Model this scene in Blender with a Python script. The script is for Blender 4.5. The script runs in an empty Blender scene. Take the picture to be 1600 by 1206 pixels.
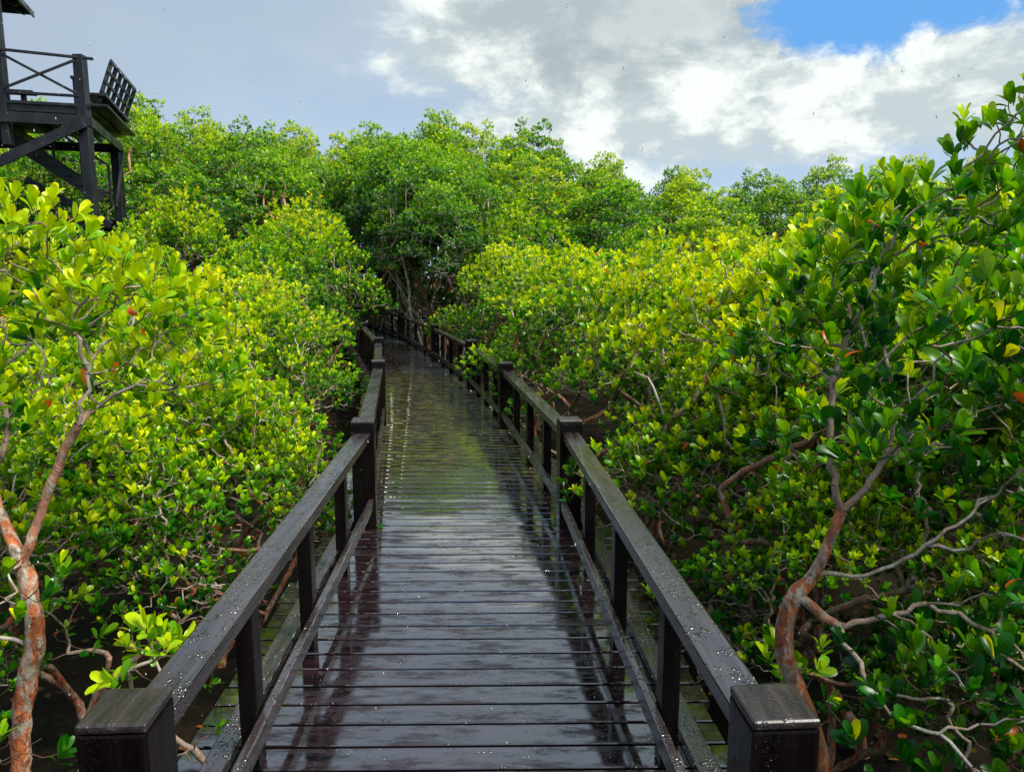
import bpy, bmesh, math, random
import numpy as np
from mathutils import Vector, Matrix
random.seed(7)
RS = np.random.RandomState(11)
scene = bpy.context.scene
COL = scene.collection
R = math.radians

# ------------------------------------------------------------------ camera
EYE = 1.75
PITCH = math.atan(173 / 1155)
cam_d = bpy.data.cameras.new("camera")
cam_d.sensor_width = 36.0
cam_d.lens = 36.0 * 1155 / 1600
cam_d.clip_start = 0.05
cam_d.clip_end = 3000
cam = bpy.data.objects.new("camera", cam_d)
cam.location = (0, 0, EYE)
cam.rotation_euler = (math.pi / 2 - PITCH, 0, 0)
COL.objects.link(cam)
scene.camera = cam

# ------------------------------------------------------------------ render
scene.view_settings.view_transform = 'Standard'
scene.view_settings.look = 'None'
scene.view_settings.exposure = 0.40
scene.view_settings.gamma = 1.0
scene.cycles.max_bounces = 7
scene.cycles.diffuse_bounces = 2
scene.cycles.glossy_bounces = 3
scene.cycles.transmission_bounces = 4
scene.cycles.transparent_max_bounces = 4
scene.cycles.sample_clamp_indirect = 8
scene.cycles.caustics_reflective = False
scene.cycles.caustics_refractive = False

# ------------------------------------------------------------------ sun
SUN_AZ = R(116)      # over the right shoulder
SUN_EL = R(56)
sv = Vector((math.sin(SUN_AZ) * math.cos(SUN_EL), math.cos(SUN_AZ) * math.cos(SUN_EL), math.sin(SUN_EL)))
sun_d = bpy.data.lights.new("sun", 'SUN')
sun_d.energy = 5.0
sun_d.angle = R(22)
sun_d.color = (1.0, 0.95, 0.86)
sun = bpy.data.objects.new("sun", sun_d)
sun.rotation_euler = (-sv).to_track_quat('-Z', 'Y').to_euler()
sun.location = (20, 20, 40)
COL.objects.link(sun)


# ------------------------------------------------------------------ node helper
class NT:
    def __init__(s, tree):
        s.t = tree
        s.n = tree.nodes
        s.l = tree.links

    def new(s, typ, **kw):
        n = s.n.new(typ)
        for k, v in kw.items():
            setattr(n, k, v)
        return n

    def put(s, sock, v):
        if v is None:
            return
        if isinstance(v, bpy.types.NodeSocket):
            s.l.new(v, sock)
        else:
            sock.default_value = v

    def math(s, op, a, b=None, c=None, clamp=False):
        n = s.new('ShaderNodeMath', operation=op)
        n.use_clamp = clamp
        for i, v in enumerate((a, b, c)):
            s.put(n.inputs[i], v)
        return n.outputs[0]

    def vmath(s, op, a, b=None):
        n = s.new('ShaderNodeVectorMath', operation=op)
        s.put(n.inputs[0], a)
        s.put(n.inputs[1], b)
        return n.outputs['Value'] if op in ('DOT_PRODUCT', 'LENGTH', 'DISTANCE') else n.outputs[0]

    def mix(s, f, a, b, blend='MIX'):
        n = s.new('ShaderNodeMix', data_type='RGBA', blend_type=blend)
        s.put(n.inputs[0], f)
        s.put(n.inputs[6], a)
        s.put(n.inputs[7], b)
        return n.outputs[2]

    def smooth(s, v, lo, hi, a=0.0, b=1.0):
        n = s.new('ShaderNodeMapRange', interpolation_type='SMOOTHSTEP')
        s.put(n.inputs[0], v)
        for i, x in zip((1, 2, 3, 4), (lo, hi, a, b)):
            n.inputs[i].default_value = x
        return n.outputs[0]

    def noise(s, vec, scale, detail=4, rough=0.55, dist=0.0, out='Fac'):
        n = s.new('ShaderNodeTexNoise')
        s.put(n.inputs['Vector'], vec)
        n.inputs['Scale'].default_value = scale
        n.inputs['Detail'].default_value = detail
        n.inputs['Roughness'].default_value = rough
        n.inputs['Distortion'].default_value = dist
        return n.outputs[out]

    def mapping(s, vec, scale=(1, 1, 1), loc=(0, 0, 0), rot=(0, 0, 0)):
        n = s.new('ShaderNodeMapping')
        s.put(n.inputs[0], vec)
        n.inputs['Scale'].default_value = scale
        n.inputs['Location'].default_value = loc
        n.inputs['Rotation'].default_value = rot
        return n.outputs[0]

    def ramp(s, fac, stops):
        n = s.new('ShaderNodeValToRGB')
        s.put(n.inputs[0], fac)
        e = n.color_ramp.elements
        while len(e) < len(stops):
            e.new(0.5)
        for el, (p, c) in zip(e, stops):
            el.position = p
            el.color = (*c, 1)
        return n.outputs[0]

    def bump(s, h, strength, dist, normal=None):
        n = s.new('ShaderNodeBump')
        n.inputs['Strength'].default_value = strength
        n.inputs['Distance'].default_value = dist
        s.put(n.inputs['Height'], h)
        s.put(n.inputs['Normal'], normal)
        return n.outputs[0]


# ------------------------------------------------------------------ world: sky with clouds
def view_dir(x, y):
    dx = (x - 800) / 1155
    dy = (603 - y) / 1155
    return Vector((dx, math.cos(PITCH) + dy * math.sin(PITCH), -math.sin(PITCH) + dy * math.cos(PITCH))).normalized()


world = bpy.data.worlds.new("World")
scene.world = world
world.use_nodes = True
w = NT(world.node_tree)
w.n.clear()
sky = w.new('ShaderNodeTexSky', sky_type='NISHITA')
sky.sun_disc = False
sky.sun_elevation = SUN_EL
sky.sun_rotation = SUN_AZ
tc = w.new('ShaderNodeTexCoord').outputs['Generated']
sep = w.new('ShaderNodeSeparateXYZ')
w.put(sep.inputs[0], tc)
dX, dY, dZ = sep.outputs
az = w.math('ARCTAN2', dX, dY)              # 0 straight ahead, + to the right
el = w.math('ARCSINE', dZ)
# coordinates on a layer of cloud high above the place
den = w.math('ADD', w.math('MAXIMUM', dZ, 0.0), 0.16)
comb = w.new('ShaderNodeCombineXYZ')
w.put(comb.inputs[0], w.math('DIVIDE', dX, den))
w.put(comb.inputs[1], w.math('DIVIDE', dY, den))
cl = comb.outputs[0]
n_big = w.noise(cl, 0.9, 7, 0.58, 0.35)
n_fine = w.noise(w.mapping(cl, (1, 1, 1), (3.3, 1.7, 0)), 2.6, 8, 0.62, 0.5)
n_puff = w.noise(w.mapping(tc, (1, 1, 1.6), (5.1, 2.2, 0.4)), 8.5, 10, 0.60, 0.2)
n_str = w.noise(w.mapping(tc, (1, 1, 5.5), (1.1, 8.2, 0.4)), 3.0, 7, 0.6, 0.3)

K = 0.83 / 0.1


def C(r, g, b):
    return (r * K, g * K, b * K, 1)


def ell(px, py, ra, re):
    """normalised distance from the sky direction of (px,py), radii in radians"""
    d = view_dir(px, py)
    a0, e0 = math.atan2(d.x, d.y), math.asin(d.z)
    a = w.math('DIVIDE', w.math('SUBTRACT', az, a0), ra)
    e = w.math('DIVIDE', w.math('SUBTRACT', el, e0), re)
    return w.math('SQRT', w.math('ADD', w.math('MULTIPLY', a, a), w.math('MULTIPLY', e, e)))


blue = w.mix(0.85, sky.outputs[0], C(0.13, 0.40, 0.86))
# thin grey-blue veil everywhere
veil = w.mix(w.smooth(n_big, 0.35, 0.68), C(0.38, 0.49, 0.63), C(0.48, 0.57, 0.64))
veil = w.mix(w.smooth(el, 0.05, 0.34), C(0.44, 0.60, 0.80), veil)
# left side is a flat rain grey
leftm = w.smooth(az, -0.28, -0.62)
veil = w.mix(leftm, veil, C(0.41, 0.50, 0.62))
# white cumulus masses
puff = w.math('ADD', w.math('MULTIPLY', n_puff, 0.55), w.math('MULTIPLY', n_str, 0.45))
m_band = w.smooth(ell(1230, 105, 0.56, 0.17), 1.2, 0.45)          # broad white bank
m_band2 = w.smooth(ell(1400, 175, 0.62, 0.075), 1.15, 0.4)
m_mid = w.smooth(ell(880, 60, 0.30, 0.15), 1.2, 0.3)
msum = w.math('MAXIMUM', w.math('MAXIMUM', m_band, w.math('MULTIPLY', m_band2, 0.95)), m_mid)
dens = w.math('ADD', puff, w.math('MULTIPLY', w.math('SUBTRACT', msum, 0.5), 0.42))
wm = w.smooth(dens, 0.44, 0.64)
wht = w.mix(w.smooth(w.math('ADD', w.math('MULTIPLY', n_puff, 0.75), w.math('MULTIPLY', w.noise(w.mapping(tc, (1, 1, 2.2)), 24, 8, 0.65, 0.3), 0.25)), 0.43, 0.57), C(0.54, 0.62, 0.64), C(0.90, 0.95, 0.92))
skyc = w.mix(wm, veil, wht)
# grey undersides
m_gr = w.smooth(w.math('ADD', ell(1010, 25, 0.24, 0.07), w.math('MULTIPLY', w.math('SUBTRACT', n_puff, 0.5), 2.2)), 1.25, 0.45)
skyc = w.mix(w.math('MULTIPLY', m_gr, 0.62), skyc, C(0.36, 0.43, 0.47))
m_gr2 = w.smooth(w.math('ADD', ell(950, 105, 0.12, 0.04), w.math('MULTIPLY', w.math('SUBTRACT', n_puff, 0.5), 2.6)), 1.1, 0.3)
skyc = w.mix(w.math('MULTIPLY', m_gr2, 0.5), skyc, C(0.36, 0.43, 0.46))
# the blue gap with ragged edges
rag = w.math('MULTIPLY', w.math('SUBTRACT', w.math('ADD', w.math('MULTIPLY', n_puff, 0.6), w.math('MULTIPLY', n_str, 0.4)), 0.5), 6.5)
gap = w.math('MINIMUM', ell(1350, 20, 0.080, 0.042), ell(1500, 5, 0.08, 0.026))
m_blue = w.smooth(w.math('ADD', gap, rag), 1.45, 0.70)
skyc = w.mix(m_blue, skyc, blue)
# a few smaller holes higher up, outside the frame, seen only as reflections
up = w.math('MULTIPLY', w.smooth(el, 0.5, 0.8), w.smooth(n_fine, 0.56, 0.66))
skyc = w.mix(w.math('MULTIPLY', up, 0.6), skyc, blue)
bg = w.new('ShaderNodeBackground')
w.put(bg.inputs[0], skyc)
bg.inputs[1].default_value = 0.1
wo = w.new('ShaderNodeOutputWorld')
w.l.new(bg.outputs[0], wo.inputs[0])


# ------------------------------------------------------------------ materials
def material(name):
    m = bpy.data.materials.new(name)
    m.use_nodes = True
    t = NT(m.node_tree)
    b = t.n['Principled BSDF']
    return m, t, b


def wood(name, grain, base=(0.0020, 0.0013, 0.0013), hi=(0.008, 0.0045, 0.0045), rough=(0.16, 0.42), drops=0.5, moss=0.0, spec=0.5, ior=1.5):
    """wet dark stained timber; grain = object-space scale, small along the fibres"""
    m, t, b = material(name)
    oc = t.new('ShaderNodeTexCoord').outputs['Object']
    g = t.noise(t.mapping(oc, grain), 1.0, 6, 0.65, 0.4)
    big = t.noise(oc, 2.3, 4, 0.6)
    col = t.mix(t.smooth(g, 0.35, 0.7), (*base, 1), (*hi, 1))
    if moss:
        mo = t.noise(oc, 3.1, 6, 0.7)
        col = t.mix(t.math('MULTIPLY', t.smooth(mo, 0.45, 0.66), moss), col, (0.075, 0.080, 0.012, 1))
    t.put(b.inputs['Base Color'], col)
    rg = t.math('ADD', t.math('MULTIPLY', t.smooth(big, 0.35, 0.65), rough[1] - rough[0]), rough[0])
    t.put(b.inputs['Roughness'], rg)
    b.inputs['Specular IOR Level'].default_value = spec
    b.inputs['IOR'].default_value = ior
    vor = t.new('ShaderNodeTexVoronoi', feature='SMOOTH_F1')
    vor.inputs['Scale'].default_value = 95
    t.put(vor.inputs['Vector'], oc)
    dr = t.smooth(vor.outputs['Distance'], 0.42, 0.15)
    dm = t.smooth(t.noise(oc, 14, 3, 0.6), 0.44, 0.58)
    h = t.math('ADD', t.math('MULTIPLY', g, 0.35), t.math('MULTIPLY', t.math('MULTIPLY', dr, dm), drops))
    t.put(b.inputs['Normal'], t.bump(h, 0.7, 0.004))
    return m


M_post = wood('wet_dark_post_wood', (22, 22, 1.6), spec=0.2)
M_rail = wood('wet_dark_rail_wood', (26, 1.4, 26), base=(0.008, 0.005, 0.0055), hi=(0.055, 0.038, 0.038), rough=(0.10, 0.28), drops=1.4, ior=2.3)
M_cap = wood('weathered_post_top', (26, 3, 26), base=(0.008, 0.006, 0.005), hi=(0.045, 0.033, 0.030), rough=(0.20, 0.45), drops=0.5, ior=1.7)
M_tower = wood('wet_dark_tower_wood', (6, 6, 3), base=(0.003, 0.0035, 0.005), hi=(0.014, 0.016, 0.022), rough=(0.3, 0.55))


def deck_material():
    m, t, b = material('wet_deck_planks')
    oc = t.new('ShaderNodeTexCoord').outputs['Object']
    at = t.new('ShaderNodeAttribute', attribute_name='rnd').outputs['Fac']
    g = t.noise(t.mapping(oc, (1.6, 30, 10)), 1.0, 6, 0.65, 0.3)
    col = t.mix(t.smooth(g, 0.35, 0.75), (0.004, 0.0022, 0.003, 1), (0.026, 0.011, 0.015, 1))
    col = t.mix(t.math('MULTIPLY', at, 0.4), col, (0.022, 0.013, 0.013, 1))
    # yellow-green mottling over the middle stretch of the deck
    s = t.new('ShaderNodeSeparateXYZ')
    t.put(s.inputs[0], oc)
    zone = t.math('MULTIPLY', t.smooth(s.outputs[1], 5.6, 7.2), t.smooth(s.outputs[1], 15.0, 11.5))
    al = t.smooth(t.noise(t.mapping(oc, (1, 2.2, 1)), 5.5, 7, 0.72), 0.42, 0.62)
    col = t.mix(t.math('MULTIPLY', zone, t.math('MULTIPLY', al, 0.9)), col, (0.105, 0.098, 0.010, 1))
    t.put(b.inputs['Base Color'], col)
    cb = t.new('ShaderNodeCombineXYZ')
    t.put(cb.inputs[2], t.math('MULTIPLY', at, 9.0))
    own = t.vmath('ADD', t.mapping(oc, (0.8, 3.2, 1)), cb.outputs[0])
    wet = t.smooth(t.noise(own, 4.0, 9, 0.78), 0.46, 0.62)
    rough = t.math('ADD', t.math('MULTIPLY', wet, 0.38), 0.03)
    t.put(b.inputs['Roughness'], rough)
    b.inputs['IOR'].default_value = 1.6
    t.put(b.inputs['Coat Weight'], t.math('SUBTRACT', 1.0, t.math('MULTIPLY', wet, 0.95)))
    b.inputs['Coat IOR'].default_value = 2.3
    b.inputs['Coat Roughness'].default_value = 0.06
    # ripple rings where rain lands in the film of water
    vor = t.new('ShaderNodeTexVoronoi', feature='F1')
    vor.inputs['Scale'].default_value = 7.5
    vor.inputs['Randomness'].default_value = 0.95
    t.put(vor.inputs['Vector'], t.mapping(oc, (1, 1, 0)))
    d = vor.outputs['Distance']
    ring = t.math('SINE', t.math('MULTIPLY', d, 78.0))
    fall = t.smooth(d, 0.34, 0.06)
    sc = t.new('ShaderNodeSeparateColor')
    t.put(sc.inputs[0], vor.outputs['Color'])
    pick = t.math('GREATER_THAN', sc.outputs[0], 0.45)
    ring = t.math('MULTIPLY', t.math('MULTIPLY', ring, fall), pick)
    swell = t.noise(t.mapping(oc, (1, 2.5, 1)), 9, 3, 0.5)
    v2 = t.new('ShaderNodeTexVoronoi', feature='SMOOTH_F1')
    v2.inputs['Scale'].default_value = 60
    t.put(v2.inputs['Vector'], t.mapping(oc, (1, 1, 0)))
    dr = t.math('MULTIPLY', t.smooth(v2.outputs['Distance'], 0.3, 0.1), t.smooth(t.noise(oc, 9, 3), 0.5, 0.62))
    h = t.math('ADD', t.math('MULTIPLY', ring, 0.20), t.math('MULTIPLY', swell, 0.30))
    h = t.math('ADD', h, t.math('MULTIPLY', dr, 0.85))
    h = t.math('ADD', h, t.math('MULTIPLY', t.math('MULTIPLY', g, wet), 0.025))
    t.put(b.inputs['Normal'], t.bump(h, 0.55, 0.012))
    return m


M_deck = deck_material()


def leaf_material():
    m, t, b = material('mangrove_leaf')
    at = t.new('ShaderNodeAttribute', attribute_name='tint').outputs['Fac']
    oi = t.new('ShaderNodeObjectInfo')
    sc = t.new('ShaderNodeSeparateColor')
    t.put(sc.inputs[0], oi.outputs['Color'])
    v = t.math('ADD', at, t.math('SUBTRACT', sc.outputs[0], 0.5))
    oc = t.new('ShaderNodeTexCoord').outputs['Object']
    v = t.math('ADD', v, t.math('MULTIPLY', t.math('SUBTRACT', t.noise(oc, 1.7, 3), 0.5), 0.35))
    v = t.math('MINIMUM', v, 1.12)
    turned = t.math('GREATER_THAN', at, 1.12)      # the odd leaf that has turned yellow or orange
    v = t.math('ADD', t.math('MULTIPLY', v, t.math('SUBTRACT', 1.0, turned)), t.math('MULTIPLY', at, turned))
    v = t.math('DIVIDE', v, 1.4, clamp=True)
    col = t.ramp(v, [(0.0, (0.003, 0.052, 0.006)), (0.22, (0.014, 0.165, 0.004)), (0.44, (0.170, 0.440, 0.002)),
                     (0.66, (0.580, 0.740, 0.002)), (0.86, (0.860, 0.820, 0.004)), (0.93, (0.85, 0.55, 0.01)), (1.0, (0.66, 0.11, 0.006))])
    t.put(b.inputs['Base Color'], col)
    spot = t.smooth(t.noise(oc, 130, 2, 0.5), 0.66, 0.72)
    col = t.mix(t.math('MULTIPLY', spot, 0.55), col, (0.10, 0.07, 0.012, 1))
    t.put(b.inputs['Base Color'], col)
    b.inputs['Roughness'].default_value = 0.30
    b.inputs['Specular IOR Level'].default_value = 0.42
    tr = t.new('ShaderNodeBsdfTranslucent')
    tcol = t.mix(1.0, col, (1.0, 1.0, 0.35, 1), 'MULTIPLY')
    t.put(tr.inputs[0], tcol)
    mx = t.new('ShaderNodeMixShader')
    mx.inputs[0].default_value = 0.42
    t.l.new(b.outputs[0], mx.inputs[1])
    t.l.new(tr.outputs[0], mx.inputs[2])
    t.l.new(mx.outputs[0], t.n['Material Output'].inputs[0])
    return m


M_leaf = leaf_material()


def bark_material():
    m, t, b = material('mangrove_bark')
    oc = t.new('ShaderNodeTexCoord').outputs['Object']
    rad = t.new('ShaderNodeAttribute', attribute_name='rad').outputs['Fac']
    n1 = t.noise(t.mapping(oc, (1, 1, 0.6)), 17, 8, 0.75, 0.9)
    n2 = t.noise(t.mapping(oc, (1, 1, 0.4)), 34, 5, 0.7)
    orange = t.mix(t.smooth(n2, 0.35, 0.65), (0.20, 0.045, 0.012, 1), (0.62, 0.175, 0.045, 1))
    lich = t.mix(t.smooth(n2, 0.4, 0.6), (0.24, 0.19, 0.13, 1), (0.50, 0.47, 0.38, 1))
    thick = t.mix(t.smooth(n1, 0.45, 0.58), orange, lich)
    dark = t.smooth(t.noise(oc, 26, 4, 0.7), 0.56, 0.66)
    thick = t.mix(t.math('MULTIPLY', dark, 0.7), thick, (0.035, 0.018, 0.012, 1))
    thin = t.mix(t.smooth(n1, 0.40, 0.60), (0.48, 0.45, 0.38, 1), (0.28, 0.18, 0.11, 1))
    tip = t.mix(t.smooth(rad, 0.0022, 0.0042), (0.10, 0.045, 0.018, 1), thin)
    t.put(b.inputs['Base Color'], t.mix(t.smooth(rad, 0.006, 0.020), tip, thick))
    b.inputs['Roughness'].default_value = 0.6
    t.put(b.inputs['Normal'], t.bump(t.math('ADD', n2, n1), 1.0, 0.012))
    return m


M_bark = bark_material()
M_pale, _t, _b = material('pale_slender_bark')
_t.put(_b.inputs['Base Color'], _t.mix(_t.smooth(_t.noise(_t.new('ShaderNodeTexCoord').outputs['Object'], 6, 6, 0.7), 0.4, 0.6), (0.66, 0.62, 0.52, 1), (0.34, 0.24, 0.15, 1)))
_b.inputs['Roughness'].default_value = 0.7


def mud_material():
    m, t, b = material('wet_mud')
    oc = t.new('ShaderNodeTexCoord').outputs['Object']
    n1 = t.noise(oc, 1.2, 7, 0.65)
    n2 = t.noise(oc, 18, 5, 0.7)
    col = t.mix(t.smooth(n1, 0.4, 0.62), (0.005, 0.004, 0.003, 1), (0.026, 0.018, 0.010, 1))
    col = t.mix(t.math('MULTIPLY', t.smooth(n2, 0.5, 0.7), 0.6), col, (0.030, 0.026, 0.012, 1))
    t.put(b.inputs['Base Color'], col)
    t.put(b.inputs['Roughness'], t.smooth(n1, 0.38, 0.55, 0.55, 0.9))
    b.inputs['Specular IOR Level'].default_value = 0.12
    t.put(b.inputs['Normal'], t.bump(t.math('ADD', n1, t.math('MULTIPLY', n2, 0.2)), 0.6, 0.05))
    return m


M_mud = mud_material()


def litter_material():
    m, t, b = material('fallen_leaf')
    at = t.new('ShaderNodeAttribute', attribute_name='tint').outputs['Fac']
    t.put(b.inputs['Base Color'], t.ramp(at, [(0, (0.03, 0.014, 0.007)), (0.4, (0.12, 0.045, 0.015)), (0.8, (0.45, 0.10, 0.015)), (1, (0.55, 0.35, 0.03))]))
    b.inputs['Roughness'].default_value = 0.35
    return m


M_litter = litter_material()


def rain_material():
    m, t, b = material('rain_water')
    b.inputs['Base Color'].default_value = (0.95, 0.97, 1, 1)  # whitish colour stands in for sky brightness refracted by the drops
    b.inputs['Roughness'].default_value = 0.12
    b.inputs['IOR'].default_value = 1.33
    b.inputs['Transmission Weight'].default_value = 0.55
    return m


M_rain = rain_material()


# ------------------------------------------------------------------ object helpers
def tag(o, label=None, cat=None, group=None, kind=None):
    if label:
        o['label'] = label
    if cat:
        o['category'] = cat
    if group:
        o['group'] = group
    if kind:
        o['kind'] = kind
    return o


def empty(name, loc=(0, 0, 0)):
    o = bpy.data.objects.new(name, None)
    o.empty_display_size = 0.2
    o.location = loc
    COL.objects.link(o)
    return o


def link(name, me, mat, parent=None):
    o = bpy.data.objects.new(name, me)
    if mat and not me.materials:
        me.materials.append(mat)
    COL.objects.link(o)
    o.parent = parent
    return o


def mesh_np(name, verts, quads=None, tris=None, attrs=(), smooth=True):
    """mesh from numpy arrays; attrs = (name, domain, values)"""
    me = bpy.data.meshes.new(name)
    nq = 0 if quads is None else len(quads)
    nt = 0 if tris is None else len(tris)
    me.vertices.add(len(verts))
    me.vertices.foreach_set('co', np.asarray(verts, np.float32).ravel())
    loops = []
    if nq:
        loops.append(np.asarray(quads, np.int32).ravel())
    if nt:
        loops.append(np.asarray(tris, np.int32).ravel())
    lp = np.concatenate(loops)
    me.loops.add(len(lp))
    me.loops.foreach_set('vertex_index', lp)
    me.polygons.add(nq + nt)
    st = np.concatenate([np.arange(nq) * 4, nq * 4 + np.arange(nt) * 3]).astype(np.int32)
    me.polygons.foreach_set('loop_start', st)
    me.update(calc_edges=True)
    for an, dom, val in attrs:
        a = me.attributes.new(an, 'FLOAT', dom)
        a.data.foreach_set('value', np.asarray(val, np.float32))
    me.polygons.foreach_set('use_smooth', np.full(nq + nt, bool(smooth)))
    me.validate()
    return me


def frame_from(p, q, roll=None):
    d = (q - p).normalized()
    up = roll if roll is not None else (Vector((0, 0, 1)) if abs(d.z) < 0.95 else Vector((0, 1, 0)))
    x = d.cross(up).normalized()
    z = x.cross(d).normalized()
    return d, x, z


class BM:
    """collects bevelled timbers into one mesh"""
    def __init__(s):
        s.b = bmesh.new()

    def beam(s, p, q, wd, ht, roll=None, bev=0.006, seg=1, jit=0.0):
        p, q = Vector(p), Vector(q)
        d, x, z = frame_from(p, q, roll)
        vs = []
        for c in (p, q):
            for sx, sz in ((-1, -1), (1, -1), (1, 1), (-1, 1)):
                vs.append(s.b.verts.new(c + x * (sx * wd / 2) + z * (sz * ht / 2)))
        fs = [s.b.faces.new([vs[i] for i in f]) for f in
              ((0, 1, 2, 3), (7, 6, 5, 4), (0, 4, 5, 1), (1, 5, 6, 2), (2, 6, 7, 3), (3, 7, 4, 0))]
        if bev:
            es = list({e for f in fs for e in f.edges})
            bmesh.ops.bevel(s.b, geom=es, offset=bev, segments=seg, profile=0.6, affect='EDGES')
        return s

    def quad_slab(s, pts, th):
        top = [s.b.verts.new(Vector(p)) for p in pts]
        bot = [s.b.verts.new(Vector(p) - Vector((0, 0, th))) for p in pts]
        n = len(pts)
        s.b.faces.new(top)
        s.b.faces.new(bot[::-1])
        for i in range(n):
            s.b.faces.new((top[i], bot[i], bot[(i + 1) % n], top[(i + 1) % n]))
        return s

    def build(s, name, mat, parent=None, origin=None):
        bmesh.ops.recalc_face_normals(s.b, faces=s.b.faces)
        me = bpy.data.meshes.new(name)
        if origin is not None:
            bmesh.ops.translate(s.b, verts=s.b.verts, vec=-Vector(origin))
        s.b.to_mesh(me)
        s.b.free()
        return link(name, me, mat, parent)


# ------------------------------------------------------------------ ground (mud flat)
GZ = -1.0


def ground():
    xs = np.concatenate([[-400, -150, -70], np.arange(-40, 41, 0.8), [70, 150, 400]])
    ys = np.concatenate([[-60, -20], np.arange(-6, 60, 0.8), [90, 160, 320, 700]])
    X, Y = np.meshgrid(xs, ys)
    Z = GZ + 0.05 * np.sin(X * 1.3 + 0.6 * np.sin(Y)) * np.cos(Y * 1.1) + 0.03 * np.sin(X * 3.1 + Y * 2.3)
    Z = np.where((np.abs(X) > 41) | (Y > 61) | (Y < -7), GZ, Z)
    v = np.stack([X, Y, Z], -1).reshape(-1, 3)
    nx, ny = len(xs), len(ys)
    i = np.arange(nx * ny).reshape(ny, nx)
    q = np.stack([i[:-1, :-1], i[:-1, 1:], i[1:, 1:], i[1:, :-1]], -1).reshape(-1, 4)
    o = link('ground', mesh_np('ground', v, q), M_mud)
    tag(o, kind='structure')


ground()

# ------------------------------------------------------------------ boardwalk
RP = [(0.80, -1.85), (0.612, 1.60), (0.40, 5.04), (-0.07, 8.40), (-0.63, 11.35), (-1.56, 15.0), (-2.98, 19.9), (-4.75, 24.6), (-6.9, 29.0)]
LP = [(-0.68, -1.85), (-0.895, 1.58), (-1.03, 5.02), (-1.57, 8.60), (-2.14, 11.80), (-3.14, 15.6), (-4.45, 20.3), (-6.15, 25.0), (-8.3, 29.5)]
RP = [Vector((a, b, 0)) for a, b in RP]
LP = [Vector((a, b, 0)) for a, b in LP]

bw = empty('boardwalk', (0, 0, 0))
tag(bw, kind='structure')
rows = []
for i in range(len(RP) - 1):
    ln = ((RP[i + 1] - RP[i]).length + (LP[i + 1] - LP[i]).length) / 2
    n = round(ln / 0.137)
    for k in range(n):
        rows.append((LP[i].lerp(LP[i + 1], k / n), RP[i].lerp(RP[i + 1], k / n), LP[i].lerp(LP[i + 1], (k + 1) / n), RP[i].lerp(RP[i + 1], (k + 1) / n)))
V, Q, A = [], [], []
for l0, r0, l1, r1 in rows:
    j = random.uniform
    ex = 0.27
    a0 = (l0 - r0).normalized()
    gapw = 0.0068 + j(0, 0.002)
    fw0 = (l1 - l0).normalized()
    fw1 = (r1 - r0).normalized()
    exl, exr = ex + j(-0.02, 0.02), ex + j(-0.02, 0.02)
    L0 = l0 + a0 * exl + fw0 * gapw
    L1 = l1 + a0 * exl - fw0 * gapw
    R0 = r0 - a0 * exr + fw1 * gapw
    R1 = r1 - a0 * exr - fw1 * gapw
    dz = [j(-0.0012, 0.0012) for _ in range(4)]
    base = len(V)
    # profile across the width: bottom, side, rounded shoulder, slightly cupped top
    prof = [(0, -0.038), (0, -0.0045), (0.03, -0.0003), (0.5, 0), (0.97, -0.0003), (1, -0.0045), (1, -0.038)]
    nx = 9
    for ix in range(nx):
        u = ix / (nx - 1)
        P0, P1 = L0.lerp(R0, u), L1.lerp(R1, u)
        z0 = dz[0] * (1 - u) + dz[1] * u
        z1 = dz[2] * (1 - u) + dz[3] * u
        for (s, z) in prof:
            p = P0.lerp(P1, s)
            V.append((p.x, p.y, z + z0 * (1 - s) + z1 * s))
    m = len(prof)
    rv = random.random()
    for ix in range(nx - 1):
        for c in range(m - 1):
            a = base + ix * m + c
            Q.append((a, a + 1, a + m + 1, a + m))
            A.append(rv)
    for e0 in (0, (nx - 1) * m):
        bq = base + e0
        for f in ((bq, bq + 1, bq + 5, bq + 6), (bq + 1, bq + 2, bq + 4, bq + 5)):
            Q.append(f)
            A.append(rv)
me = mesh_np('deck', np.array(V), np.array(Q), attrs=[('rnd', 'FACE', A)], smooth=False)
bmx = bmesh.new()
bmx.from_mesh(me)
bmesh.ops.recalc_face_normals(bmx, faces=bmx.faces)
bmx.to_mesh(me)
bmx.free()
link('deck', me, M_deck, bw)
for side in (0.02, 0.5, 0.98):
    b = BM()
    for i in range(len(RP) - 1):
        p, q = LP[i].lerp(RP[i], side), LP[i + 1].lerp(RP[i + 1], side)
        b.beam((p.x, p.y, -0.125), (q.x, q.y, -0.125), 0.09, 0.16, bev=0)
    b.build('joist', M_post, bw)
for i in range(1, len(RP)):
    for s, P in ((1, RP), (-1, LP)):
        b = BM()
        b.beam((P[i].x, P[i].y, -0.215), (P[i].x, P[i].y, GZ - 0.4), 0.16, 0.16)
        b.build('pile', M_post, bw)


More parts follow.
